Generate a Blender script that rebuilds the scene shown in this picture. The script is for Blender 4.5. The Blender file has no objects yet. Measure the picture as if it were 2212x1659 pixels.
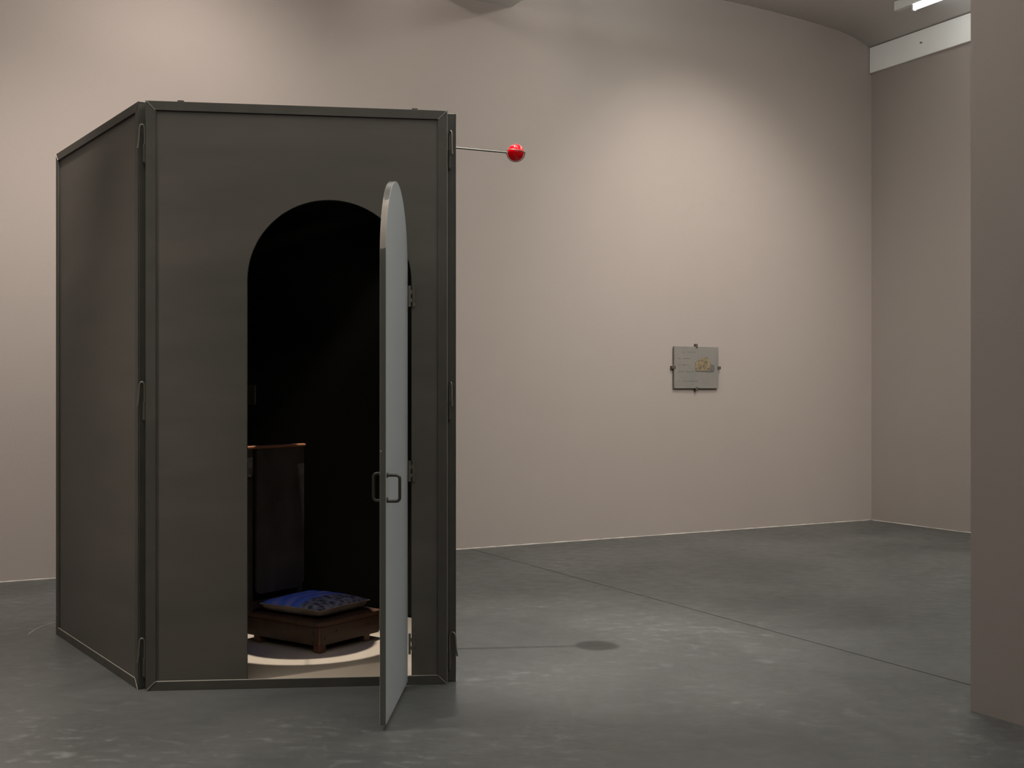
import bpy, bmesh, math, random
from mathutils import Vector, Matrix
R = math.radians
S = bpy.context.scene
COL = S.collection
random.seed(7)

# ------------------------------------------------------------------ camera
F = 2500.0; CX = 1106.0; HY = 845.0; CH = 1.3      # focal length in px, horizon row, eye height
cam = bpy.data.objects.new('camera', bpy.data.cameras.new('camera'))
COL.objects.link(cam); S.camera = cam
cam.location = (0, 0, CH); cam.rotation_euler = (R(90), 0, 0)
cam.data.sensor_width = 36; cam.data.lens = F / 2212 * 36
cam.data.shift_y = (HY - 829.5) / 2212
cam.data.clip_end = 60

# ------------------------------------------------------------------ world and colour management
w = bpy.data.worlds.new('world'); S.world = w; w.use_nodes = True
w.node_tree.nodes['Background'].inputs[0].default_value = (1, .97, .92, 1)
w.node_tree.nodes['Background'].inputs[1].default_value = .03
S.view_settings.view_transform = 'Standard'; S.view_settings.look = 'None'
S.view_settings.gamma = 1; S.view_settings.use_curve_mapping = False
S.view_settings.exposure = 0.0

# room frame: s runs left along the main wall from the far corner, t runs out from that wall
C0 = Vector((3.63, 11.69, 0)); US = Vector((-.8815, -.4722, 0)); UT = Vector((.4722, -.8815, 0))
def st(s, t, z=0): return C0 + US * s + UT * t + Vector((0, 0, z))
def gp(x, y, z=0):                                  # the point of height z seen at a pixel of the photograph
    d = (z - CH) * F / (HY - y)
    return Vector(((x - CX) / F * d, d, z))
WARM = (1, .925, .84); NEUT = (1, .97, .92); COOL = (.93, 1, .97)
def spot(name, loc, aim, power, size, blend=1, rad=.05, col=WARM):
    l = bpy.data.lights.new(name, 'SPOT'); l.energy = power; l.color = col
    l.spot_size = R(size); l.spot_blend = blend; l.shadow_soft_size = rad
    o = bpy.data.objects.new(name, l); COL.objects.link(o); o.location = loc
    o.rotation_euler = (Vector(aim) - Vector(loc)).to_track_quat('-Z', 'Y').to_euler()
    return o
def strip(name, s, t0, t1, z, power, col=COOL, up=.45):
    l = bpy.data.lights.new(name, 'AREA'); l.shape = 'RECTANGLE'; l.size = t1 - t0; l.size_y = .06
    l.energy = power; l.color = col
    o = bpy.data.objects.new(name, l); COL.objects.link(o); o.location = st(s, (t0 + t1) / 2, z)
    o.rotation_euler = (0, 0, math.atan2(UT.y, UT.x))
    l2 = l.copy(); l2.energy = power * up; o2 = bpy.data.objects.new(name + '_added_up', l2); COL.objects.link(o2)      # added up-light below the row, no real fitting, brightens the vault
    o2.location = st(s, (t0 + t1) / 2, z - .42); o2.rotation_euler = (R(180), 0, math.atan2(UT.y, UT.x)); return o
def wash(name, s0, s1, t, z, aim, power, col=WARM):
    l = bpy.data.lights.new(name, 'AREA'); l.shape = 'RECTANGLE'; l.size = s1 - s0; l.size_y = .12; l.energy = power; l.color = col
    o = bpy.data.objects.new(name, l); COL.objects.link(o); o.location = st((s0 + s1) / 2, t, z)
    d = st((s0 + s1) / 2, 0, aim) - o.location; o.rotation_euler = d.to_track_quat('-Z', 'Y').to_euler(); return o
# rows of ceiling tubes (dimmed) in the bays
strip('tube_row_light', 3.30, .9, 10, 4.80, 36, COOL, 4.6)
strip('tube_row_light', 5.84, .9, 10, 4.80, 36, NEUT, 1.9)
spot('overhead_spot_light', st(3.38, 1.0, 4.83), st(6.0, 0, 3.3), 20, 125, 1, .03)  # added spot, sharpens the beam's shadow edge to its left
spot('overhead_spot_light', st(5.75, 1.0, 4.83), st(3.1, 0, 3.3), 22, 125, 1, .03)  # added spot, sharpens the beam's shadow edge to its right
strip('tube_row_light', 8.6, .9, 11, 4.70, 40, NEUT)
# added fill lights with no known fittings, brighten the walls and room
spot('wall_fill_light', st(1.6, 6.2, 4.4), st(2.3, 0, .9), 560, 66, 1, .3)
wash('added_wall_fill_row', .6, 3.9, 3.6, 4.40, .4, 38)
wash('added_wall_fill_row', 5.4, 12, 4.2, 4.40, .4, 52)
wash('added_rear_fill', 5.2, 12, 10.5, 4.3, 1.0, 42, NEUT)  # added behind the camera as fill for the cell front
# track spots, some added for fill
spot('wall_wash_light', (-1.75, 7.15, 4.45), (-2.75, 8.45, 2.6), 120, 125, 1, .06)
spot('wall_wash_light', (2.50, 8.45, 4.64), (1.70, 10.65, 2.2), 225, 80, 1, .06)
spot('wall_wash_light', (-2.1, 5.0, 4.5), (-3.3, 8.0, 1.0), 430, 70, 1, .06)  # added spot aimed low, brightens the lower left wall
spot('overhead_spot_light', (-.27, 5.55, 4.2), (.30, 5.93, 0), 640, 46, 1, .012, NEUT)
spot('overhead_spot_light', (-1.45, 7.45, 4.5), (-3.3, 5.2, 0), 90, 50, 1, .04, NEUT)
spot('overhead_spot_light', (-2.6, 4.1, 4.5), (-2.3, 4.3, 0), 520, 62, 1, .05, WARM)  # added spot overhead, brightens the floor at front left
spot('overhead_spot_light', (-1.25, 4.66, 4.5), (-1.15, 4.9, 0), 4, 110, 1, .04, WARM)
spot('cell_spot_light', (-1.03, 5.82, 4.5), (-1.03, 5.82, 0), 950, 20, .3, .012, (1, .93, .84))

# ------------------------------------------------------------------ materials
def mat(name, col, rough=.6, metal=0, spec=.5, noise=None, bump=None, **kw):
    m = bpy.data.materials.new(name); m.use_nodes = True
    nt = m.node_tree; b = nt.nodes['Principled BSDF']
    b.inputs['Base Color'].default_value = (*col, 1); b.inputs['Roughness'].default_value = rough
    b.inputs['Metallic'].default_value = metal; b.inputs['Specular IOR Level'].default_value = spec
    for k, v in kw.items(): b.inputs[k.replace('_', ' ')].default_value = v
    tc = nt.nodes.new('ShaderNodeTexCoord')
    if noise:
        sc, det, c2, lo, hi, stretch = noise
        mp = nt.nodes.new('ShaderNodeMapping'); mp.inputs['Scale'].default_value = stretch
        nt.links.new(tc.outputs['Object'], mp.inputs[0])
        n = nt.nodes.new('ShaderNodeTexNoise'); n.inputs['Scale'].default_value = sc; n.inputs['Detail'].default_value = det
        nt.links.new(mp.outputs[0], n.inputs['Vector'])
        r = nt.nodes.new('ShaderNodeValToRGB')
        r.color_ramp.elements[0].position = lo; r.color_ramp.elements[1].position = hi
        r.color_ramp.elements[0].color = (*col, 1); r.color_ramp.elements[1].color = (*c2, 1)
        nt.links.new(n.outputs[0], r.inputs[0]); nt.links.new(r.outputs[0], b.inputs['Base Color'])
    if bump:
        n = nt.nodes.new('ShaderNodeTexNoise'); n.inputs['Scale'].default_value = bump[0]; n.inputs['Detail'].default_value = 4
        nt.links.new(tc.outputs['Object'], n.inputs['Vector'])
        bp = nt.nodes.new('ShaderNodeBump'); bp.inputs['Strength'].default_value = bump[1]; bp.inputs['Distance'].default_value = .01
        nt.links.new(n.outputs[0], bp.inputs['Height']); nt.links.new(bp.outputs[0], b.inputs['Normal'])
    return m
def concrete():
    m = bpy.data.materials.new('polished_concrete'); m.use_nodes = True
    nt = m.node_tree; N = nt.nodes; L = nt.links; b = N['Principled BSDF']
    tc = N.new('ShaderNodeTexCoord')
    def noise(scale, det, dist=0, stretch=(1, 1, 1), rough=.5, rot=0):
        mp = N.new('ShaderNodeMapping'); mp.inputs['Scale'].default_value = stretch
        mp.inputs['Rotation'].default_value = (0, 0, rot)
        L.new(tc.outputs['Object'], mp.inputs[0])
        n = N.new('ShaderNodeTexNoise'); n.inputs['Scale'].default_value = scale; n.inputs['Detail'].default_value = det
        n.inputs['Distortion'].default_value = dist; n.inputs['Roughness'].default_value = rough
        L.new(mp.outputs[0], n.inputs['Vector']); return n
    def ramp(src, lo, hi, a=(0, 0, 0, 1), c=(1, 1, 1, 1)):
        r = N.new('ShaderNodeValToRGB'); r.color_ramp.elements[0].position = lo; r.color_ramp.elements[1].position = hi
        r.color_ramp.elements[0].color = a; r.color_ramp.elements[1].color = c; L.new(src, r.inputs[0]); return r
    big = ramp(noise(.9, 6, .6, (1, 1, 1), .6).outputs[0], .3, .72, (.063, .065, .062, 1), (.108, .109, .104, 1))
    def over(base, mask, col):
        mx = N.new('ShaderNodeMix'); mx.data_type = 'RGBA'
        L.new(mask, mx.inputs[0]); L.new(base, mx.inputs[6]); mx.inputs[7].default_value = col; return mx.outputs[2]
    scuff = ramp(noise(13, 8, .4, (.8, 1.2, 1), .68, .5).outputs[0], .53, .74, (0, 0, 0, 1), (.6, .6, .6, 1))
    patch = ramp(noise(.9, 4).outputs[0], .42, .66)
    mul = N.new('ShaderNodeMath'); mul.operation = 'MULTIPLY'
    L.new(scuff.outputs[0], mul.inputs[0]); L.new(patch.outputs[0], mul.inputs[1])
    c = over(big.outputs[0], mul.outputs[0], (.31, .32, .305, 1))
    dots = ramp(noise(38, 2, 0).outputs[0], .735, .77, (0, 0, 0, 1), (.5, .5, .5, 1))
    c = over(c, dots.outputs[0], (.27, .26, .24, 1))
    L.new(c, b.inputs['Base Color'])
    rr = ramp(noise(11, 7, .4, (.8, 1.2, 1), .65, .5).outputs[0], .36, .64, (.52, .52, .52, 1), (.40, .40, .40, 1))
    L.new(rr.outputs[0], b.inputs['Roughness']); b.inputs['Specular IOR Level'].default_value = .5
    bp = N.new('ShaderNodeBump'); bp.inputs['Strength'].default_value = .05; bp.inputs['Distance'].default_value = .003
    L.new(noise(40, 4).outputs[0], bp.inputs['Height']); L.new(bp.outputs[0], b.inputs['Normal'])
    return m
def edge_worn(name):                                # door edge: dark paint missing over one stretch of the leading edge
    m = mat(name, (.050, .048, .040), .33, spec=.6); nt = m.node_tree; N = nt.nodes; L = nt.links; b = N['Principled BSDF']
    tc = N.new('ShaderNodeTexCoord'); sp = N.new('ShaderNodeSeparateXYZ'); L.new(tc.outputs['Object'], sp.inputs[0])
    n = N.new('ShaderNodeTexNoise'); n.inputs['Scale'].default_value = 60; L.new(tc.outputs['Object'], n.inputs['Vector'])
    ad = N.new('ShaderNodeMath'); ad.operation = 'MULTIPLY_ADD'; ad.inputs[1].default_value = .07
    L.new(n.outputs[0], ad.inputs[0]); L.new(sp.outputs['Z'], ad.inputs[2])
    r = N.new('ShaderNodeValToRGB'); e = r.color_ramp.elements
    zz = N.new('ShaderNodeMapRange'); zz.inputs['From Min'].default_value = 1.5; zz.inputs['From Max'].default_value = 2.3
    L.new(ad.outputs[0], zz.inputs[0])
    e[0].position = 0; e[0].color = (0, 0, 0, 1); e[1].position = 1; e[1].color = (0, 0, 0, 1)
    for p, v in ((.47, 0), (.475, 1), (.72, 1), (.725, 0)):
        q = e.new(p); q.color = (v, v, v, 1)
    L.new(zz.outputs[0], r.inputs[0])
    mx = N.new('ShaderNodeMix'); mx.data_type = 'RGBA'; L.new(r.outputs[0], mx.inputs[0])
    mx.inputs[6].default_value = (.10, .098, .08, 1); mx.inputs[7].default_value = (.38, .33, .27, 1)
    L.new(mx.outputs[2], b.inputs['Base Color']); return m

WALL = mat('taupe_wall_paint', (.310, .267, .243), .85, spec=.2, noise=(.6, 4, (.322, .278, .253), .3, .7, (1, 1, 1)), bump=(60, .05))
WHITE = mat('white_ceiling_paint', (.82, .81, .785), .8, spec=.2, noise=(1.2, 5, (.76, .75, .725), .3, .7, (1, 1, 1)), bump=(18, .12))
FLOOR = concrete()
JOINT = mat('dark_joint', (.02, .02, .018), .9)
CELL = mat('dark_painted_steel_sheet', (.068, .067, .054), .52, spec=.35,
           noise=(2.6, 9, (.112, .095, .081), .25, .8, (.35, .35, 1.7)), bump=(9, .06))
IRON = mat('dark_angle_iron', (.056, .054, .044), .5, spec=.35, noise=(7, 5, (.072, .066, .055), .35, .7, (1, 1, 1)))
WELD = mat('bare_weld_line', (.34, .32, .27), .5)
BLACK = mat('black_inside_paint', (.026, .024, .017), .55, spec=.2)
DOOR = mat('pale_grey_door_face', (.40, .44, .465), .42, spec=.5, noise=(2, 4, (.43, .46, .47), .3, .7, (1, 1, .3)))
DEDGE = edge_worn('worn_door_edge')
STEEL = mat('worn_steel', (.16, .15, .12), .38, metal=.5)
BRIGHT = mat('bright_steel', (.45, .48, .45), .3, metal=.8)
HANDLE = mat('door_pull_iron', (.06, .055, .045), .32, metal=.3)
PLY = mat('pale_plywood', (.43, .36, .285), .65, noise=(5, 6, (.36, .295, .23), .35, .7, (1, .2, 1)), bump=(30, .1))
WOOD = mat('worn_brown_wood', (.042, .025, .017), .34, noise=(6, 6, (.115, .060, .036), .3, .75, (.5, 3, 3)), bump=(18, .15))
WOODD = mat('dark_brown_wood', (.042, .022, .013), .40, noise=(6, 6, (.085, .042, .022), .3, .75, (.5, 3, 3)), bump=(18, .15))
WOODR = mat('reddish_worn_wood', (.15, .055, .028), .4, noise=(9, 5, (.09, .04, .024), .35, .7, (1, 1, 3)), bump=(18, .15))
HIDE = mat('dark_worn_hide', (.035, .027, .022), .6, noise=(6, 6, (.075, .06, .055), .35, .75, (1, 1, 1)), bump=(14, .3))
RAILW = mat('chair_rail_wood', (.30, .13, .065), .35)
LINEN = mat('brown_linen', (.30, .225, .165), .9, noise=(14, 4, (.40, .31, .24), .3, .7, (1, 1, 1)), bump=(120, .3))
GLASSR = mat('red_glass', (.72, .001, .006), .04, spec=.5, Transmission_Weight=.3, IOR=1.45)
PLATE = mat('lead_grey_plate', (.205, .185, .163), .5, metal=.1, noise=(7, 5, (.17, .165, .152), .3, .7, (1, 1, 1)), bump=(20, .1))
INK = mat('faint_ink', (.095, .088, .078), .8)
GOLD = mat('ochre_relief', (.27, .205, .11), .5, noise=(40, 4, (.11, .085, .06), .35, .65, (1, 1, 1)), bump=(60, .8))
CLIP = mat('grey_mirror_clip', (.10, .085, .07), .4, metal=.4)
CHALK = mat('pale_plastered_joint', (.46, .42, .37), .9)
BATTEN = mat('white_batten_enamel', (.62, .61, .57), .4)
TUBE = bpy.data.materials.new('lit_tube'); TUBE.use_nodes = True
_b = TUBE.node_tree.nodes['Principled BSDF']; _b.inputs['Emission Color'].default_value = (.96, 1, .98, 1); _b.inputs['Emission Strength'].default_value = 10.5
BLUE = bpy.data.materials.new('blue_glass_sheet'); BLUE.use_nodes = True
_n = BLUE.node_tree; _n.nodes.remove(_n.nodes['Principled BSDF'])
_t = _n.nodes.new('ShaderNodeBsdfTransparent'); _t.inputs[0].default_value = (.012, .022, .16, 1)
_g = _n.nodes.new('ShaderNodeBsdfGlossy'); _g.inputs['Roughness'].default_value = .05; _g.inputs[0].default_value = (.3, .4, .8, 1)
_m = _n.nodes.new('ShaderNodeMixShader'); _m.inputs[0].default_value = .06
_n.links.new(_t.outputs[0], _m.inputs[1]); _n.links.new(_g.outputs[0], _m.inputs[2])
_n.links.new(_m.outputs[0], _n.nodes['Material Output'].inputs[0])

def cushion_mat():
    m = mat('printed_tapestry', (.1, .1, .3), .85, bump=(90, .5)); nt = m.node_tree; N = nt.nodes; L = nt.links; b = N['Principled BSDF']
    tc = N.new('ShaderNodeTexCoord'); sp = N.new('ShaderNodeSeparateXYZ'); L.new(tc.outputs['Object'], sp.inputs[0])
    n1 = N.new('ShaderNodeTexNoise'); n1.inputs['Scale'].default_value = 9; n1.inputs['Detail'].default_value = 6; L.new(tc.outputs['Object'], n1.inputs['Vector'])
    mp = N.new('ShaderNodeMapping'); mp.inputs['Scale'].default_value = (2, 10, 1); L.new(tc.outputs['Object'], mp.inputs[0])
    n2 = N.new('ShaderNodeTexNoise'); n2.inputs['Scale'].default_value = 2.5; n2.inputs['Detail'].default_value = 5; L.new(mp.outputs[0], n2.inputs['Vector'])
    sky = N.new('ShaderNodeValToRGB'); L.new(n2.outputs[0], sky.inputs[0]); e = sky.color_ramp.elements
    e[0].position = .3; e[0].color = (.06, .12, .50, 1); e[1].position = .62; e[1].color = (.26, .26, .62, 1)
    q = e.new(.5); q.color = (.10, .20, .70, 1); q = e.new(.72); q.color = (.34, .16, .18, 1)
    vo = N.new('ShaderNodeTexVoronoi'); vo.inputs['Scale'].default_value = 32; L.new(tc.outputs['Object'], vo.inputs['Vector'])
    land = N.new('ShaderNodeValToRGB'); L.new(vo.outputs[0], land.inputs[0]); e = land.color_ramp.elements
    e[0].position = .2; e[0].color = (.03, .03, .045, 1); e[1].position = .8; e[1].color = (.27, .27, .33, 1)
    ad = N.new('ShaderNodeMath'); ad.operation = 'MULTIPLY_ADD'; ad.inputs[1].default_value = .14
    L.new(n1.outputs[0], ad.inputs[0]); L.new(sp.outputs['Y'], ad.inputs[2])
    gt = N.new('ShaderNodeMath'); gt.operation = 'LESS_THAN'; gt.inputs[1].default_value = .008; L.new(ad.outputs[0], gt.inputs[0])
    mx = N.new('ShaderNodeMix'); mx.data_type = 'RGBA'; L.new(gt.outputs[0], mx.inputs[0]); L.new(sky.outputs[0], mx.inputs[6]); L.new(land.outputs[0], mx.inputs[7])
    L.new(mx.outputs[2], b.inputs['Base Color']); return m
TAPES = cushion_mat()

# ------------------------------------------------------------------ mesh helpers
def obj(name, bm, m, parent=None, smooth=False, label=None, mw=None):
    me = bpy.data.meshes.new(name)
    bmesh.ops.recalc_face_normals(bm, faces=bm.faces)
    if smooth:
        for f in bm.faces: f.smooth = True
    bm.to_mesh(me); bm.free()
    for q in (m if isinstance(m, (list, tuple)) else [m]): me.materials.append(q)
    o = bpy.data.objects.new(name, me); COL.objects.link(o)
    if parent: o.parent = parent
    if mw is not None: o.matrix_local = mw
    if label: o['label'] = label
    return o
def new(): return bmesh.new()
def box(bm, lo, hi, M=None, bev=0, mi=0):
    lo = Vector(lo); hi = Vector(hi)
    r = bmesh.ops.create_cube(bm, size=1); vs = r['verts']
    for v in vs: v.co = Vector([(lo[i] + hi[i]) / 2 + v.co[i] * (hi[i] - lo[i]) for i in range(3)])
    if bev:
        es = list({e for v in vs for e in v.link_edges})
        rr = bmesh.ops.bevel(bm, geom=es, offset=bev, segments=2, affect='EDGES', profile=.5)
        vs = list({v for f in rr['faces'] for v in f.verts} | {v for v in vs if v.is_valid})
    if M is not None: bmesh.ops.transform(bm, matrix=M, verts=vs)
    return bm
def prism(bm, pts, vec, mi=0):
    vec = Vector(vec); n = len(pts)
    a = [bm.verts.new(Vector(p)) for p in pts]; b = [bm.verts.new(Vector(p) + vec) for p in pts]
    fs = [bm.faces.new(a), bm.faces.new(b[::-1])] + [bm.faces.new((a[i], a[(i + 1) % n], b[(i + 1) % n], b[i])) for i in range(n)]
    for f in fs: f.material_index = mi
    return bm
def tube(bm, path, r, seg=10):
    path = [Vector(p) for p in path]; rings = []; up = None
    for i, p in enumerate(path):
        d = (path[min(i + 1, len(path) - 1)] - path[max(i - 1, 0)]).normalized()
        if up is None: up = d.orthogonal().normalized()
        up = (up - d * up.dot(d)).normalized(); sd = d.cross(up)
        rings.append([bm.verts.new(p + (up * math.cos(2 * math.pi * k / seg) + sd * math.sin(2 * math.pi * k / seg)) * r) for k in range(seg)])
    for a, b in zip(rings, rings[1:]):
        for k in range(seg):
            f = bm.faces.new((a[k], a[(k + 1) % seg], b[(k + 1) % seg], b[k])); f.smooth = True
    for f in (bm.faces.new(rings[0][::-1]), bm.faces.new(rings[-1])):
        for e in f.edges: e.smooth = False
    return bm
def frame(o, u):                                    # local frame: x along u, y out to the left of u, z up
    u = Vector((u[0], u[1], 0)).normalized(); v = Vector((-u.y, u.x, 0))
    return Matrix(((u.x, v.x, 0, o[0]), (u.y, v.y, 0, o[1]), (0, 0, 1, o[2] if len(o) > 2 else 0), (0, 0, 0, 1)))
def struct(o): o['kind'] = 'structure'; return o
def thing(name, label, cat, loc, rz=0, group=None):
    o = bpy.data.objects.new(name, None); COL.objects.link(o); o.location = loc; o.rotation_euler = (0, 0, rz)
    o.empty_display_size = .1; o['label'] = label; o['category'] = cat
    if group: o['group'] = group
    return o

# ------------------------------------------------------------------ room shell
SM = 12.6; TM = 12.5; H = 5.15; TH = .2
BS0, BS1, BZ = 4.12, 4.83, 4.535                    # the first beam: right face, left face, underside
def wallbox(name, s0, s1, t0, t1, z0, z1, m=WALL):
    bm = new(); prism(bm, [st(s0, t0, z0), st(s1, t0, z0), st(s1, t1, z0), st(s0, t1, z0)], (0, 0, z1 - z0))
    return struct(obj(name, bm, m))
floor = wallbox('floor', -TH, SM + TH, -TH, TM + TH, -.15, -.02, JOINT)
for s0, s1 in ((0, 4.511), (4.519, SM)):            # two slabs, a dark open joint between them
    bm = new(); prism(bm, [st(s0, 0, -.02), st(s1, 0, -.02), st(s1, TM, -.02), st(s0, TM, -.02)], (0, 0, .02), 1)
    bmesh.ops.recalc_face_normals(bm, faces=bm.faces)
    for f in bm.faces: f.material_index = 0 if abs(f.normal.z) > .5 else 1
    obj('slab', bm, [FLOOR, JOINT], floor)
bm = new(); q = [gp(60, 1371), gp(72, 1362), gp(90, 1353), gp(112, 1346), gp(124, 1343)]
for a_, b_ in zip(q, q[1:]):
    n_ = (b_ - a_).cross(Vector((0, 0, 1))).normalized() * .0016; z_ = Vector((0, 0, .0006))
    bm.faces.new([bm.verts.new(v) for v in (a_ - n_ + z_, b_ - n_ + z_, b_ + n_ + z_, a_ + n_ + z_)])
bmesh.ops.remove_doubles(bm, verts=bm.verts, dist=.0012)
obj('scratch', bm, CHALK, floor)
wallbox('wall_back', -TH, SM + TH, -TH, 0, -.02, H)
wallbox('wall_right', -TH, 0, 0, TM, -.02, H)
wallbox('wall_left', SM, SM + TH, 0, TM, -.02, H)
wallbox('wall_front', -TH, SM + TH, TM, TM + TH, -.02, H)
wallbox('wall_partition', BS0 + .06, BS1 + .02, 5.32, TM, 0, BZ + .02)
# vaulted ceiling: shallow vaults springing from beams
prof = [(0, 4.746), (.05, 4.775), (.12, 4.80), (.24, 4.84), (.42, 4.873), (.63, 4.894), (.9, 4.914), (1.2, 4.93), (1.6, 4.944), (2.06, 4.95)]
def vault(s0, s1):
    k = (s1 - s0) / 4.12; pr = [(a * k, z) for a, z in prof]; pr += [(4.12 * k - a, z) for a, z in reversed(pr[:-1])]
    pr[-10:] = pr[-10:]
    bm = new(); lo = []; hi = []
    for a, z in pr:
        lo.append((bm.verts.new(st(s0 + a, 0, z)), bm.verts.new(st(s0 + a, TM, z))))
        hi.append((bm.verts.new(st(s0 + a, 0, H)), bm.verts.new(st(s0 + a, TM, H))))
    for i in range(len(pr) - 1):
        f = bm.faces.new((lo[i][0], lo[i][1], lo[i + 1][1], lo[i + 1][0])); f.smooth = True
        bm.faces.new((hi[i][0], hi[i + 1][0], hi[i + 1][1], hi[i][1]))
        bm.faces.new((lo[i][0], lo[i + 1][0], hi[i + 1][0], hi[i][0])); bm.faces.new((lo[i][1], hi[i][1], hi[i + 1][1], lo[i + 1][1]))
    for e, j in ((0, 0), (-1, 0)):
        bm.faces.new((lo[e][0], hi[e][0], hi[e][1], lo[e][1]))
    me_ = obj('vault', bm, WHITE, ceiling); return me_
ceiling = struct(obj('ceiling', prism(new(), [st(-TH, -TH, H), st(SM + TH, -TH, H), st(SM + TH, TM + TH, H), st(-TH, TM + TH, H)], (0, 0, .15)), WHITE))
vault(0, BS0); vault(BS1, BS1 + 3.9); vault(BS1 + 4.6, SM)
for i, (a, b) in enumerate(((BS0, BS1), (BS1 + 3.9, BS1 + 4.6))):
    wallbox('trim_%d' % (i + 1), a, b, 0, TM, BZ, H, WHITE)
band = wallbox('trim_3', 0, .035, .012, TM, 4.503, 4.757, WHITE)
bm = new(); c = st(.035, .68, 4.635); tube(bm, [c, c + US * .02], .006, 8); obj('nail', bm, CLIP, band)
# uneven pale plaster line where the walls meet the floor
def skirt(name, f0, f1, n):
    bm = new(); a = []
    for i in range(n + 1):
        p = f0.lerp(f1, i / n); q = Vector((0, 0, 0)); h = .003 + random.random() * .005
        nrm = UT if name.endswith('back') else US
        a.append([bm.verts.new(p), bm.verts.new(p + Vector((0, 0, h))), bm.verts.new(p + nrm * (.004 + random.random() * .007))])
    for p, q in zip(a, a[1:]):
        bm.faces.new((p[1], q[1], q[2], p[2])); bm.faces.new((p[0], p[1], q[1], q[0])); bm.faces.new((p[0], q[0], q[2], p[2]))
    bm.faces.new(a[0]); bm.faces.new(a[-1][::-1])
    struct(obj(name, bm, CHALK))
skirt('baseboard_back', st(.02, .002), st(11, .002), 260)
skirt('baseboard_right', st(.002, .02), st(.002, 5), 60)

# ceiling batten with lit tube
lamp = thing('batten_light', 'white fluorescent batten with one lit tube on the vaulted ceiling', 'light', st(.56, .86, 4.885))
M = Matrix.Rotation(math.atan2(UT.y, UT.x), 4, 'Z'); lamp.rotation_euler = (0, 0, math.atan2(UT.y, UT.x))
bm = new(); box(bm, (0, -.03, -.085), (1.55, .03, 0), bev=.004); obj('housing', bm, BATTEN, lamp)
bm = new(); tube(bm, [(.215, 0, -.118), (1.40, 0, -.118)], .018, 14); obj('tube', bm, TUBE, lamp)
for x in (.20, 1.40):
    bm = new(); box(bm, (x, -.02, -.140), (x + .016, .02, -.083), bev=.003); obj('lamp_holder', bm, BATTEN, lamp)

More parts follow.
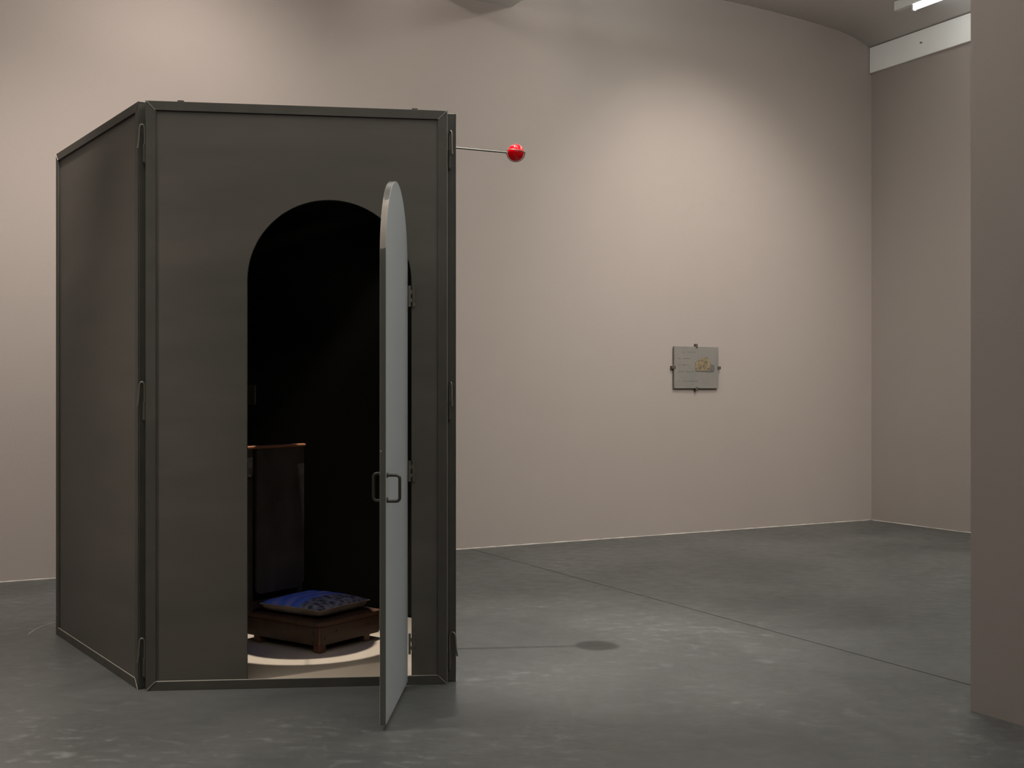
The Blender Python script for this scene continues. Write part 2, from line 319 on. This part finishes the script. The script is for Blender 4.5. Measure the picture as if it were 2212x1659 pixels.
# ------------------------------------------------------------------ the cell
A = Vector((-1.5868, 5.0154, 0)); B = Vector((-.2875, 5.1343, 0))
L1 = Vector((-1.629, 5.039, 0)); L2 = Vector((-2.439, 6.19, 0))
R1 = Vector((-.251, 5.183, 0)); R2 = Vector((-.398, 6.45, 0))
P3 = Vector((-1.93, 7.22, 0))
cell = thing('steel_cell', 'tall dark many-sided room-like cell with an arched doorway standing on the concrete', 'cell', ((A + B) / 2 + Vector((-.15, .9, 0))))
CI = Matrix.Translation(-cell.location)
def part(name, bm, m, parent=None, smooth=False, label=None, mw=None):
    return obj(name, bm, m, parent or cell, smooth, label, (CI if (parent is None) else Matrix.Identity(4)) @ (mw or Matrix.Identity(4)))
FW = .040; TK = .040
def make_panel(p, q, hp, hq, arch=None, name='side_panel'):
    """p to q with the outside to the RIGHT of travel p->q; sheet, four mitred angle-iron members with weld lines"""
    u = (q - p).normalized(); ln = (q - p).length; Mx = frame(p, u)          # local +y points inside
    zt = lambda x: hp + (hq - hp) * x / ln
    bm = new(); y0 = .009
    if not arch:
        cols = [[(FW - .004, FW - .004), (ln - FW + .004, FW - .004), (ln - FW + .004, zt(ln - FW) - FW + .004), (FW - .004, zt(FW) - FW + .004)]]
        for c in cols: prism(bm, [(x, y0, z) for x, z in c], (0, .012, 0))
    else:
        x0, x1, zs = arch; r = (x1 - x0) / 2; xm = (x0 + x1) / 2; b = FW - .004
        pts = [(xm - r * math.cos(math.pi * k / 40), zs + r * math.sin(math.pi * k / 40)) for k in range(41)]
        f = []; vd = {}
        def V(x, z):
            k = (round(x, 5), round(z, 5))
            if k not in vd: vd[k] = bm.verts.new((x, y0, z))
            return vd[k]
        xl, xr = b, ln - b; top = lambda x: zt(x) - FW + .004
        f.append(bm.faces.new((V(xl, b), V(x0, b), V(x0, zs), V(xl, zs))))
        f.append(bm.faces.new((V(xl, zs), V(x0, zs), V(x0, top(x0)), V(xl, top(xl)))))
        f.append(bm.faces.new((V(x1, b), V(xr, b), V(xr, zs), V(x1, zs))))
        f.append(bm.faces.new((V(x1, zs), V(xr, zs), V(xr, top(xr)), V(x1, top(x1)))))
        for (xa, za), (xb, zb) in zip(pts, pts[1:]):
            f.append(bm.faces.new((V(xa, za), V(xb, zb), V(xb, top(xb)), V(xa, top(xa)))))
        g = bmesh.ops.extrude_face_region(bm, geom=f)
        for v in [v for v in g['geom'] if isinstance(v, bmesh.types.BMVert)]: v.co.y += .022
    bm.normal_update()
    bmesh.ops.recalc_face_normals(bm, faces=bm.faces)
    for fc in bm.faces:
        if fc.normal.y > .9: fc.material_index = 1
    pan = part(name, bm, [CELL, BLACK], mw=Mx)
    top = lambda x: (x, zt(x))
    o = [(0, 0), (ln, 0), (ln, hq), (0, hp)]; i = [(FW, FW), (ln - FW, FW), (ln - FW, zt(ln - FW) - FW), (FW, zt(FW) - FW)]
    for k, nm in enumerate(('bottom_rail', 'stile', 'top_rail', 'stile')):
        k2 = (k + 1) % 4; bm = new()
        g = .0006
        poly = [o[k], o[k2], i[k2], i[k]]
        prism(bm, [(x, 0, z) for x, z in poly], (0, .007, 0))
        # return flange of the angle, forming the panel edge
        if nm == 'stile':
            xa = o[k][0]; dx = -.006 if xa > 0 else .006
            xs = sorted((xa, xa + dx)); box(bm, (xs[0], .006, 0), (xs[1], TK, o[k2][1] if k == 1 else o[k][1]))
        else:
            za, zb = o[k][1], o[k2][1]; s = .006 if k == 0 else -.006
            prism(bm, [(o[k][0], .006, za), (o[k2][0], .006, zb), (o[k2][0], .006, zb + s), (o[k][0], .006, za + s)], (0, TK - .006, 0))
        bmesh.ops.bevel(bm, geom=bm.edges[:], offset=.0012, segments=1, affect='EDGES')
        part(nm, bm, IRON, pan)
    for k in range(4):
        a = Vector((o[k][0], -.0006, o[k][1])); c = Vector((i[k][0], -.0006, i[k][1]))
        bm = new(); tube(bm, [a.lerp(c, .04), c], .0015, 6); part('weld_line', bm, WELD, pan)
    bm = new(); tube(bm, [(FW, .004, FW), (ln - FW, .004, FW)], .0019, 6); part('weld_line', bm, WELD, pan)
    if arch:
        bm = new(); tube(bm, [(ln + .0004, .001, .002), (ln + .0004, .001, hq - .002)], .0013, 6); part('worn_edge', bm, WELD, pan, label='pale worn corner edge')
    return pan, Mx, ln
# the arched front
u = (B - A).normalized()
def along(px):                                      # distance from A at which the front plane is seen in column px
    k = (px - CX) / F
    return (k * A.y - A.x) / (u.x - k * u.y)
xo0, xo1 = along(533), along(889); rr = (xo1 - xo0) / 2
dm = (A + u * (xo0 + rr)).y; crown = CH + (HY - 431) / F * dm
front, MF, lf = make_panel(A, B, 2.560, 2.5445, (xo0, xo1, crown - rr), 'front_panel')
front['label'] = 'front panel with an arched doorway'
# others: outside to the right of travel
make_panel(L2, L1, 2.568, 2.562)
make_panel(R1, R2, 2.542, 2.545)
def inset(a, b, e=.035): d = (b - a).normalized(); return a + d * e, b - d * e
a, b = inset(P3, L2); make_panel(a, b, 2.56, 2.567)
a, b = inset(R2, P3); make_panel(a, b, 2.545, 2.56)
# inner lining posts close the corners between the panels
for c in ((A + L1) / 2 + Vector((.052, .085, 0)), L2 + Vector((.085, .0, 0)), P3 + Vector((.01, -.09, 0)), R2 + Vector((-.085, -.03, 0)), R1 + Vector((-.078, .045, 0))):
    bm = new(); tube(bm, [(c.x, c.y, .03), (c.x, c.y, 2.50)], .030, 12); part('corner_post', bm, BLACK)
# floor plate and roof plate with a round hole
def inner(off):
    return [A + Vector((.05, .05, 0)) * 1, B + Vector((-.06, .05, 0)), R2 + Vector((-.05, -.02, 0)), P3 + Vector((0, -.06, 0)), L2 + Vector((.055, 0, 0)), L1 + Vector((.055, .045, 0))]
bm = new(); prism(bm, [p + Vector((0, 0, .004)) for p in inner(0)], (0, 0, .026)); part('floor_plate', bm, PLY, label='pale plywood floor inside the cell')
HC = Vector((-1.03, 5.82, 0))
LZ = 4.5
hz = 2.47; RO = .455 * (LZ - hz) / (LZ - .03); RI = .343; dz = 2.30; RI = RI * (LZ - dz) / (LZ - .03)
bm = new(); outer = inner(0)
N = 48; ring = []; rim = []
def hit(ang):
    d = Vector((math.cos(ang), math.sin(ang), 0)); best = None
    for a_, b_ in zip(outer, outer[1:] + outer[:1]):
        e = b_ - a_; den = d.x * e.y - d.y * e.x
        if abs(den) < 1e-9: continue
        w_ = a_ - HC; t_ = (w_.x * e.y - w_.y * e.x) / den; s_ = (w_.x * d.y - w_.y * d.x) / den
        if t_ > 0 and -1e-6 <= s_ <= 1 + 1e-6 and (best is None or t_ < best): best = t_
    return HC + d * best
angs = sorted([2 * math.pi * k / N for k in range(N)] + [math.atan2((p - HC).y, (p - HC).x) % (2 * math.pi) for p in outer])
vr = [[bm.verts.new(HC + Vector((math.cos(g) * RO, math.sin(g) * RO, z))) for z in (hz, hz + .012)] for g in angs]
vo = [[bm.verts.new(hit(g) + Vector((0, 0, z))) for z in (hz, hz + .012)] for g in angs]
for i in range(len(angs)):
    j = (i + 1) % len(angs)
    bm.faces.new((vr[i][0], vr[j][0], vo[j][0], vo[i][0])); bm.faces.new((vr[i][1], vo[i][1], vo[j][1], vr[j][1]))
    bm.faces.new((vr[i][0], vr[i][1], vr[j][1], vr[j][0])); bm.faces.new((vo[i][0], vo[j][0], vo[j][1], vo[i][1]))
part('roof_plate', bm, BLACK)
# blue glass disc hung in the roof hole
bm = new(); prism(bm, [(HC.x + RI * math.cos(2 * math.pi * k / 64), HC.y + RI * math.sin(2 * math.pi * k / 64), dz) for k in range(64)], (0, 0, .004))
disc = part('glass_disc', bm, BLUE, label='blue glass disc')
for k in range(3):
    g = R(40 + 120 * k); bm = new(); d = Vector((math.cos(g), math.sin(g), 0))
    tube(bm, [HC + d * (RI - .01) + Vector((0, 0, dz + .002)), HC + d * (RO + .01) + Vector((0, 0, hz + .004))], .0015, 6); part('hanger', bm, STEEL)
# the two hooks showing over the front's top edge
for px, wd in ((389.5, 13), (896, 13)):
    x = along(px); bm = new(); z = 2.560 + (2.5445 - 2.560) * x / lf
    box(bm, (x - .013, .004, z - .001), (x + .013, .05, z + .007), bev=.001); box(bm, (x - .013, .044, z - .09), (x + .013, .050, z + .006))
    part('top_hook', bm, IRON, mw=MF)
# loose-pin hinges joining the panels
def pin_hinge(at, out, z, q=1):
    """at: pin axis; out: direction the bent grip leans"""
    out = Vector((*out, 0)).normalized(); at = Vector((at[0], at[1], 0))
    bm = new()
    p = [at + Vector((0, 0, z - .045)), at + Vector((0, 0, z + .105))]
    for k in range(1, 8):
        g = math.pi * k / 8; p.append(at + out * (.011 * q * (1 - math.cos(g))) + Vector((0, 0, z + .105 + .020 * math.sin(g))))
    p.append(at + out * .024 * q + Vector((0, 0, z + .055))); p.append(at + out * .029 * q + Vector((0, 0, z + .02)))
    tube(bm, p, .0042, 8); pin = part('hinge_pin', bm, STEEL)
    for a_, b_ in ((-.04, -.0137), (-.013, .013), (.0137, .04)):
        bm = new(); tube(bm, [at + Vector((0, 0, z + a_)), at + Vector((0, 0, z + b_))], .0085, 10)
        k = part('knuckle', bm, IRON, pin)
        k.matrix_local = Matrix.Identity(4)
for z in (2.335, 1.215, .10):
    pin_hinge((-1.5985, 5.036), (-.9, -.3), z)
    pin_hinge((-.2790, 5.166), (.6, -.8) if z > .5 else (.95, -.3), z, .8 if z > .5 else 1.3)
    pin_hinge((L2.x + .004, L2.y + .02), (-.3, .9), z)
    pin_hinge((R2.x + .012, R2.y + .018), (.9, .3), z)
    pin_hinge((P3.x, P3.y + .02), (.1, .9), z)
# dark box inside on the back wall, seen through the doorway edge
bm = new(); box(bm, (-1.68, 6.52, 1.22), (-1.445, 6.60, 1.335), bev=.004)
sb = part('switch_box', bm, BLACK)
bm = new(); box(bm, (-1.449, 6.512, 1.225), (-1.443, 6.524, 1.33)); part('edge_strip', bm, STEEL, sb)
sb.location = sb.location; 
bm = new(); box(bm, (-1.60, 6.59, 1.25), (-1.55, 6.98, 1.29)); part('bracket', bm, BLACK, sb)

# arm and ball
arm0 = Vector((-.306, 5.664, 2.494)); BC = Vector((.0185, 5.70, 1.3 + 515 / F * 5.70)); RB = .0425
bm = new(); ax = (BC - arm0).normalized(); side = Vector((-ax.y, ax.x, 0)).normalized()
tube(bm, [arm0, BC - Vector((ax.x, ax.y, 0)).normalized() * (RB + .003)], .0042, 8)
rod = part('ball_rod', bm, IRON)
bm = new(); tube(bm, [BC + Vector((math.cos(g), math.sin(g), 0)) * (RB + .0016) + Vector((0, 0, .006 - .006 * math.cos(g))) for g in [2 * math.pi * k / 40 for k in range(41)]], .0018, 6)
r_ = part('ring', bm, STEEL, rod)
bm = new(); tube(bm, [BC + Vector((math.cos(g) * (RB + .0025), 0, math.sin(g) * (RB + .0025))) for g in [math.pi + math.pi * k / 24 for k in range(25)]] + [BC + Vector((RB + .007, 0, .004))], .0018, 6)
part('cradle', bm, IRON, rod)
bm = new(); bmesh.ops.create_uvsphere(bm, u_segments=40, v_segments=24, radius=RB - .001)
ball = obj('glass_ball', bm, GLASSR, None, True); ball.location = BC
ball['label'] = 'glossy red glass ball held out beside the dark cell on a thin rod'; ball['category'] = 'ball'

# ------------------------------------------------------------------ the open arched door (part of the cell)
HP = Vector((-.4585, 5.088, 0)); FP = Vector((-.4815, 4.426, 0))            # outer face: hinge end, free end
du = (FP - HP).normalized(); dl = (FP - HP).length; MD = frame((HP.x, HP.y, 0), du)   # local +y = to the left of travel
# travel runs towards the viewer, its left is +X ... outer face at y=0, thickness towards the inside face
TD = .0245; z0 = .022; r = dl / 2; zs = 2.157 - r
pts = [(0, z0), (dl, z0), (dl, zs)] + [(r + r * math.cos(g), zs + r * math.sin(g)) for g in [math.pi * k / 110 for k in range(1, 110)]] + [(0, zs)]
bm = new(); prism(bm, [(x, 0, z) for x, z in pts], (0, -TD, 0))
bmesh.ops.recalc_face_normals(bm, faces=bm.faces)
for f in bm.faces:
    f.material_index = 1 if abs(f.normal.y) < .5 else (0 if f.calc_center_median().y > -TD / 2 else 2)
bmesh.ops.bevel(bm, geom=[e for e in bm.edges if abs(e.verts[0].co.y - e.verts[1].co.y) < 1e-5], offset=.0012, segments=1, affect='EDGES')
door = part('arched_door', bm, [DOOR, DEDGE, CELL], mw=MD, label='arched door standing open towards the viewer')
def pull(y, depth, xx, zc, h, w):                   # rounded U pull
    s = 1 if depth > 0 else -1; d = abs(depth); rc = .014; p = []
    p.append((0, -h / 2)); 
    for k in range(6): g = R(-90 + 90 * k / 5); p.append((d - rc + rc * math.cos(g), -h / 2 + rc + rc * math.sin(g)))
    for k in range(6): g = R(90 * k / 5); p.append((d - rc + rc * math.cos(g), h / 2 - rc + rc * math.sin(g)))
    p.append((0, h / 2))
    bm = new(); tube(bm, [(xx, y + s * a, zc + b) for a, b in p], w, 10); return bm
part('pull_handle', pull(0, .050, dl - .020, .927, .100, .0062), HANDLE, door, label='squared pull on the outer face')
part('pull_handle', pull(-TD, -.027, dl - .020, .932, .104, .0062), HANDLE, door)
for zz in (.882, .977):
    bm = new(); tube(bm, [(dl - .020, .0, zz), (dl - .020, .004, zz)], .011, 12); part('rosette', bm, HANDLE, door)
bm = new(); bmesh.ops.create_uvsphere(bm, u_segments=10, v_segments=6, radius=.0032); part('screw', bm, BRIGHT, door, True, mw=Matrix.Translation((dl, -TD * .8, 1.07)))
# door hinges on the front's right jamb
for yc in (640, 1017.5, 1390):
    x = xo1; d = (A + u * x).y; zc = CH + (HY - yc) / F * d; hh = 45 / F * d / 2
    bm = new(); tube(bm, [(x + .008, -.006, zc - hh), (x + .008, -.006, zc + hh)], .0045, 8); hg = part('door_hinge', bm, STEEL, mw=MF)
    for k in range(5):
        a_ = zc - hh + k * 2 * hh / 5 + .001; b_ = a_ + 2 * hh / 5 - .002
        bm = new(); tube(bm, [(x + .008, -.006, a_), (x + .008, -.006, b_)], .0062, 10)
        if k % 2 == 0: box(bm, (x + .008, -.006, a_), (x + .016, -.001, b_))
        else: box(bm, (x - .010, -.010, a_), (x + .008, -.005, b_))
        part('hinge_knuckle', bm, STEEL, hg)
    bm = new(); box(bm, (x - .014, -.0105, zc - hh), (x - .003, -.0055, zc + hh)); part('hinge_leaf', bm, STEEL, hg)

# ------------------------------------------------------------------ seat inside the cell
FZ = .030
su = Vector((.58, .8146, 0)); near = Vector((-.930, 5.592, 0)); SL = .425
MS = frame((near.x, near.y, FZ), su)                # local x along su (right-away), local y to its left (left-away)
SW = .52
seat = thing('low_chair', 'very low brown wooden chair with a dark upright back board inside the cell', 'chair', (0, 0, 0))
seat.matrix_world = MS
def sp(name, bm, m, parent=seat, **k): return obj(name, bm, m, parent, **k)
bm = new(); n = 6; rc = .028; o_ = .016; pl = []
for cx_, cy_, g0 in ((SL + o_ - rc, -o_ + rc, -90), (SL + o_ - rc, SW + o_ - rc, 0), (-o_ + rc, SW + o_ - rc, 90), (-o_ + rc, -o_ + rc, 180)):
    for k in range(n + 1): g = R(g0 + 90 * k / n); pl.append((cx_ + rc * math.cos(g), cy_ + rc * math.sin(g), .130))
prism(bm, pl, (0, 0, .020)); bmesh.ops.bevel(bm, geom=[e for e in bm.edges if abs(e.verts[0].co.z - e.verts[1].co.z) < 1e-5], offset=.008, segments=3, affect='EDGES')
sp('seat_board', bm, WOOD)
for x, y in ((0, 0), (SL - .10, .01), (0, SW - .10), (SL - .10, SW - .10)):
    bm = new(); box(bm, (x, y, 0), (x + .045, y + .045, .130), bev=.004); sp('leg', bm, WOODR)
for a_, b_ in (((.008, -.004, .036), (SL - .004, .004, .126)), ((.008, SW - .004, .036), (SL - .004, SW + .004, .126)),
               ((-.004, .008, .036), (.004, SW - .004, .126)), ((SL - .004, .008, .036), (SL + .004, SW - .004, .126))):
    bm = new(); box(bm, a_, b_, bev=.002); sp('apron_board', bm, WOODD)
for x, z in ((.03, .07), (.11, .095), (.34, .09)):
    bm = new(); tube(bm, [(x, -.004, z), (x, -.0055, z)], .005, 10); sp('nail_head', bm, BLACK)
for y, z in ((.035, .095), (.04, .05)):
    bm = new(); tube(bm, [(-.004, y, z), (-.0055, y, z)], .005, 10); sp('nail_head', bm, BLACK)
# cushion
bm = new(); G = 30; half = .188
def cu(i, j, top):
    a = -1 + 2 * i / G; b = -1 + 2 * j / G
    ea = max(0, 1 - abs(a) ** 3.2); eb = max(0, 1 - abs(b) ** 3.2); hgt = (ea * eb) ** .42
    pin = 1 - .05 * (1 - abs(a * b)) * (max(abs(a), abs(b)) ** 3)
    wob = .0018 * math.sin(9 * a + 3 * b) + .0015 * math.sin(13 * b - 2 * a)
    z = .043 + (.034 * hgt + wob * hgt if top else -.043 * hgt ** .5)
    return (a * half * pin, b * half * 1.07 * pin, z)
vt = [[bm.verts.new(cu(i, j, True)) for j in range(G + 1)] for i in range(G + 1)]
vb = [[vt[i][j] if i in (0, G) or j in (0, G) else bm.verts.new(cu(i, j, False)) for j in range(G + 1)] for i in range(G + 1)]
for i in range(G):
    for j in range(G):
        f = bm.faces.new((vt[i][j], vt[i + 1][j], vt[i + 1][j + 1], vt[i][j + 1])); f.material_index = 0
        f = bm.faces.new((vb[i][j], vb[i][j + 1], vb[i + 1][j + 1], vb[i + 1][j])); f.material_index = 1
cush = obj('cushion', bm, [TAPES, LINEN], None, True)
cush['label'] = 'square blue and dark patterned cushion lying on the low wooden chair'; cush['category'] = 'cushion'
cush.matrix_world = MS @ Matrix.Translation((.210, .240, .1535)) @ Matrix.Rotation(R(3), 4, 'Z')
ce = []
for k in range(4 * G):
    q, i = divmod(k, G); ij = [(i, 0), (G, i), (G - i, G), (0, G - i)][q]; ce.append(Vector(cu(*ij, True)))
ce.append(ce[0]); bm = new(); tube(bm, ce, .0032, 6); obj('piping', bm, LINEN, cush)
# back of the chair, rising from the seat board
MB = Matrix.Translation((0, .44, -FZ))
bm = new(); pl = []; X0, X1, Z0, Z1, rc = .0, .328, .272, 1.012, .03
for cx_, cz_, g0 in ((X1 - rc, Z0 + rc, -90), (X1 - rc * .5, Z1 - rc * .5, 0), (X0 + rc * .5, Z1 - rc * .5, 90), (X0 + rc, Z0 + rc, 180)):
    q = rc * .5 if g0 in (0, 90) else rc
    for k in range(6): g = R(g0 + 90 * k / 5); pl.append((cx_ + q * math.cos(g), 0, cz_ + q * math.sin(g)))
prism(bm, pl, (0, .014, 0)); bmesh.ops.bevel(bm, geom=[e for e in bm.edges if abs(e.verts[0].co.y - e.verts[1].co.y) < 1e-5], offset=.004, segments=2, affect='EDGES')
back = obj('back_board', bm, HIDE, seat, mw=MB, label='dark upright back board')
bm = new(); box(bm, (-.075, -.006, 1.008), (.338, .022, 1.024), bev=.006); obj('top_rail', bm, RAILW, back)
bm = new(); pl = [(-.065, -.003, 1.01), (-.065, -.003, .885)] + [(-.0475 + .0175 * math.cos(g), -.003, .885 + .0175 * math.sin(g)) for g in [math.pi + math.pi * k / 8 for k in range(1, 8)]] + [(-.03, -.003, .885), (-.03, -.003, 1.01)]
prism(bm, pl, (0, .008, 0)); obj('hanging_tab', bm, HIDE, back)
for x in (-.045, .30):
    bm = new(); box(bm, (x, .014, FZ + .148), (x + .03, .036, 1.009), bev=.003); obj('post', bm, HIDE, back)
bm = new(); box(bm, (-.02, .016, .20), (.31, .032, .235), bev=.003); obj('cross_bar', bm, HIDE, back)

# ------------------------------------------------------------------ wall plaque
def wallpt(px, py, off=0):                          # point on the main wall seen at a pixel
    d = Vector(((px - CX) / F, 1, (HY - py) / F)); o = Vector((0, 0, CH)); p0 = C0 + UT * off
    return o + d * ((p0 - o).dot(UT) / d.dot(UT))
c_ = wallpt(1505, 794, .03)
plq = thing('wall_plate', 'small grey square plate with an ochre motif hung on the taupe wall', 'plaque', (c_.x, c_.y, c_.z))
ang = math.atan2(-US.y, -US.x); plq.rotation_euler = (0, 0, ang)          # local x to the right along the wall, local y into the wall
PW = (wallpt(1553, 794, .03) - wallpt(1457.5, 794, .03)).length; PH = (wallpt(1505, 748.5, .03) - wallpt(1505, 838.5, .03)).length
bm = new(); box(bm, (-PW / 2, 0, -PH / 2), (PW / 2, .018, PH / 2), bev=.0015); obj('plate', bm, PLATE, plq)
for x, z, a_, b_ in ((0, PH / 2 + .006, .011, .020), (0, -PH / 2 - .006, .011, .020), (-PW / 2 - .006, 0, .020, .014), (PW / 2 + .006, 0, .020, .014)):
    bm = new(); box(bm, (x - a_, -.004, z - b_), (x + a_, .030, z + b_), bev=.003); obj('clip', bm, CLIP, plq)
def plane_px(px, py): return ((px - 1505) / 95.5 * PW, (793.5 - py) / 90 * PH)
def flat(name, poly, m, th=.0015, parent=plq):
    bm = new(); prism(bm, [(plane_px(*p)[0], -th, plane_px(*p)[1]) for p in poly], (0, th, 0)); return obj(name, bm, m, parent)
mound = [(1502, 800), (1501, 784), (1507, 779), (1512, 775), (1515, 771), (1519, 774), (1524, 770), (1529, 772), (1531, 778), (1534, 786), (1535, 800)]
mo = flat('motif', mound, GOLD, .003)
for k in range(26):                                 # scrolls of the raised motif
    x = random.uniform(1504, 1532); y = random.uniform(777, 797)
    if y < 796 - (20 - abs(x - 1522)) : continue
    X, Z = plane_px(x, y); rr_ = random.uniform(.006, .012)
    bm = new(); tube(bm, [(X + rr_ * math.cos(g), -.004, Z + rr_ * math.sin(g)) for g in [k * 1.0 + 4.4 * j / 8 for j in range(9)]], .0015, 6); obj('scroll', bm, GOLD, mo)
for k in range(4):
    x = 1535.5 + k * 2.1; flat('bar', [(x, 801.5), (x, 786 + k * .6), (x + 1.0, 786 + k * .6), (x + 1.0, 801.5)], INK, .003)
flat('base_line', [(1503, 802), (1503, 800), (1541, 801), (1541, 803)], INK, .003)
for y, segs in ((775, [(1465, 1471), (1474, 1491)]), (789, [(1466, 1470), (1473, 1488)]), (803.5, [(1466, 1478), (1480, 1498)]), (824, [(1466, 1470), (1475, 1509)]), (761, [(1474, 1480), (1486, 1503)])):
    for a_, b_ in segs:                             # worn, unreadable lines of writing
        x = a_
        while x < b_:
            q = random.uniform(.8, 2.4); h_ = random.uniform(.8, 2.0); flat('letter_mark', [(x, y), (x, y - h_), (min(x + q, b_), y - h_), (min(x + q, b_), y)], INK, .0006)
            x += q + random.uniform(.4, 1.0)
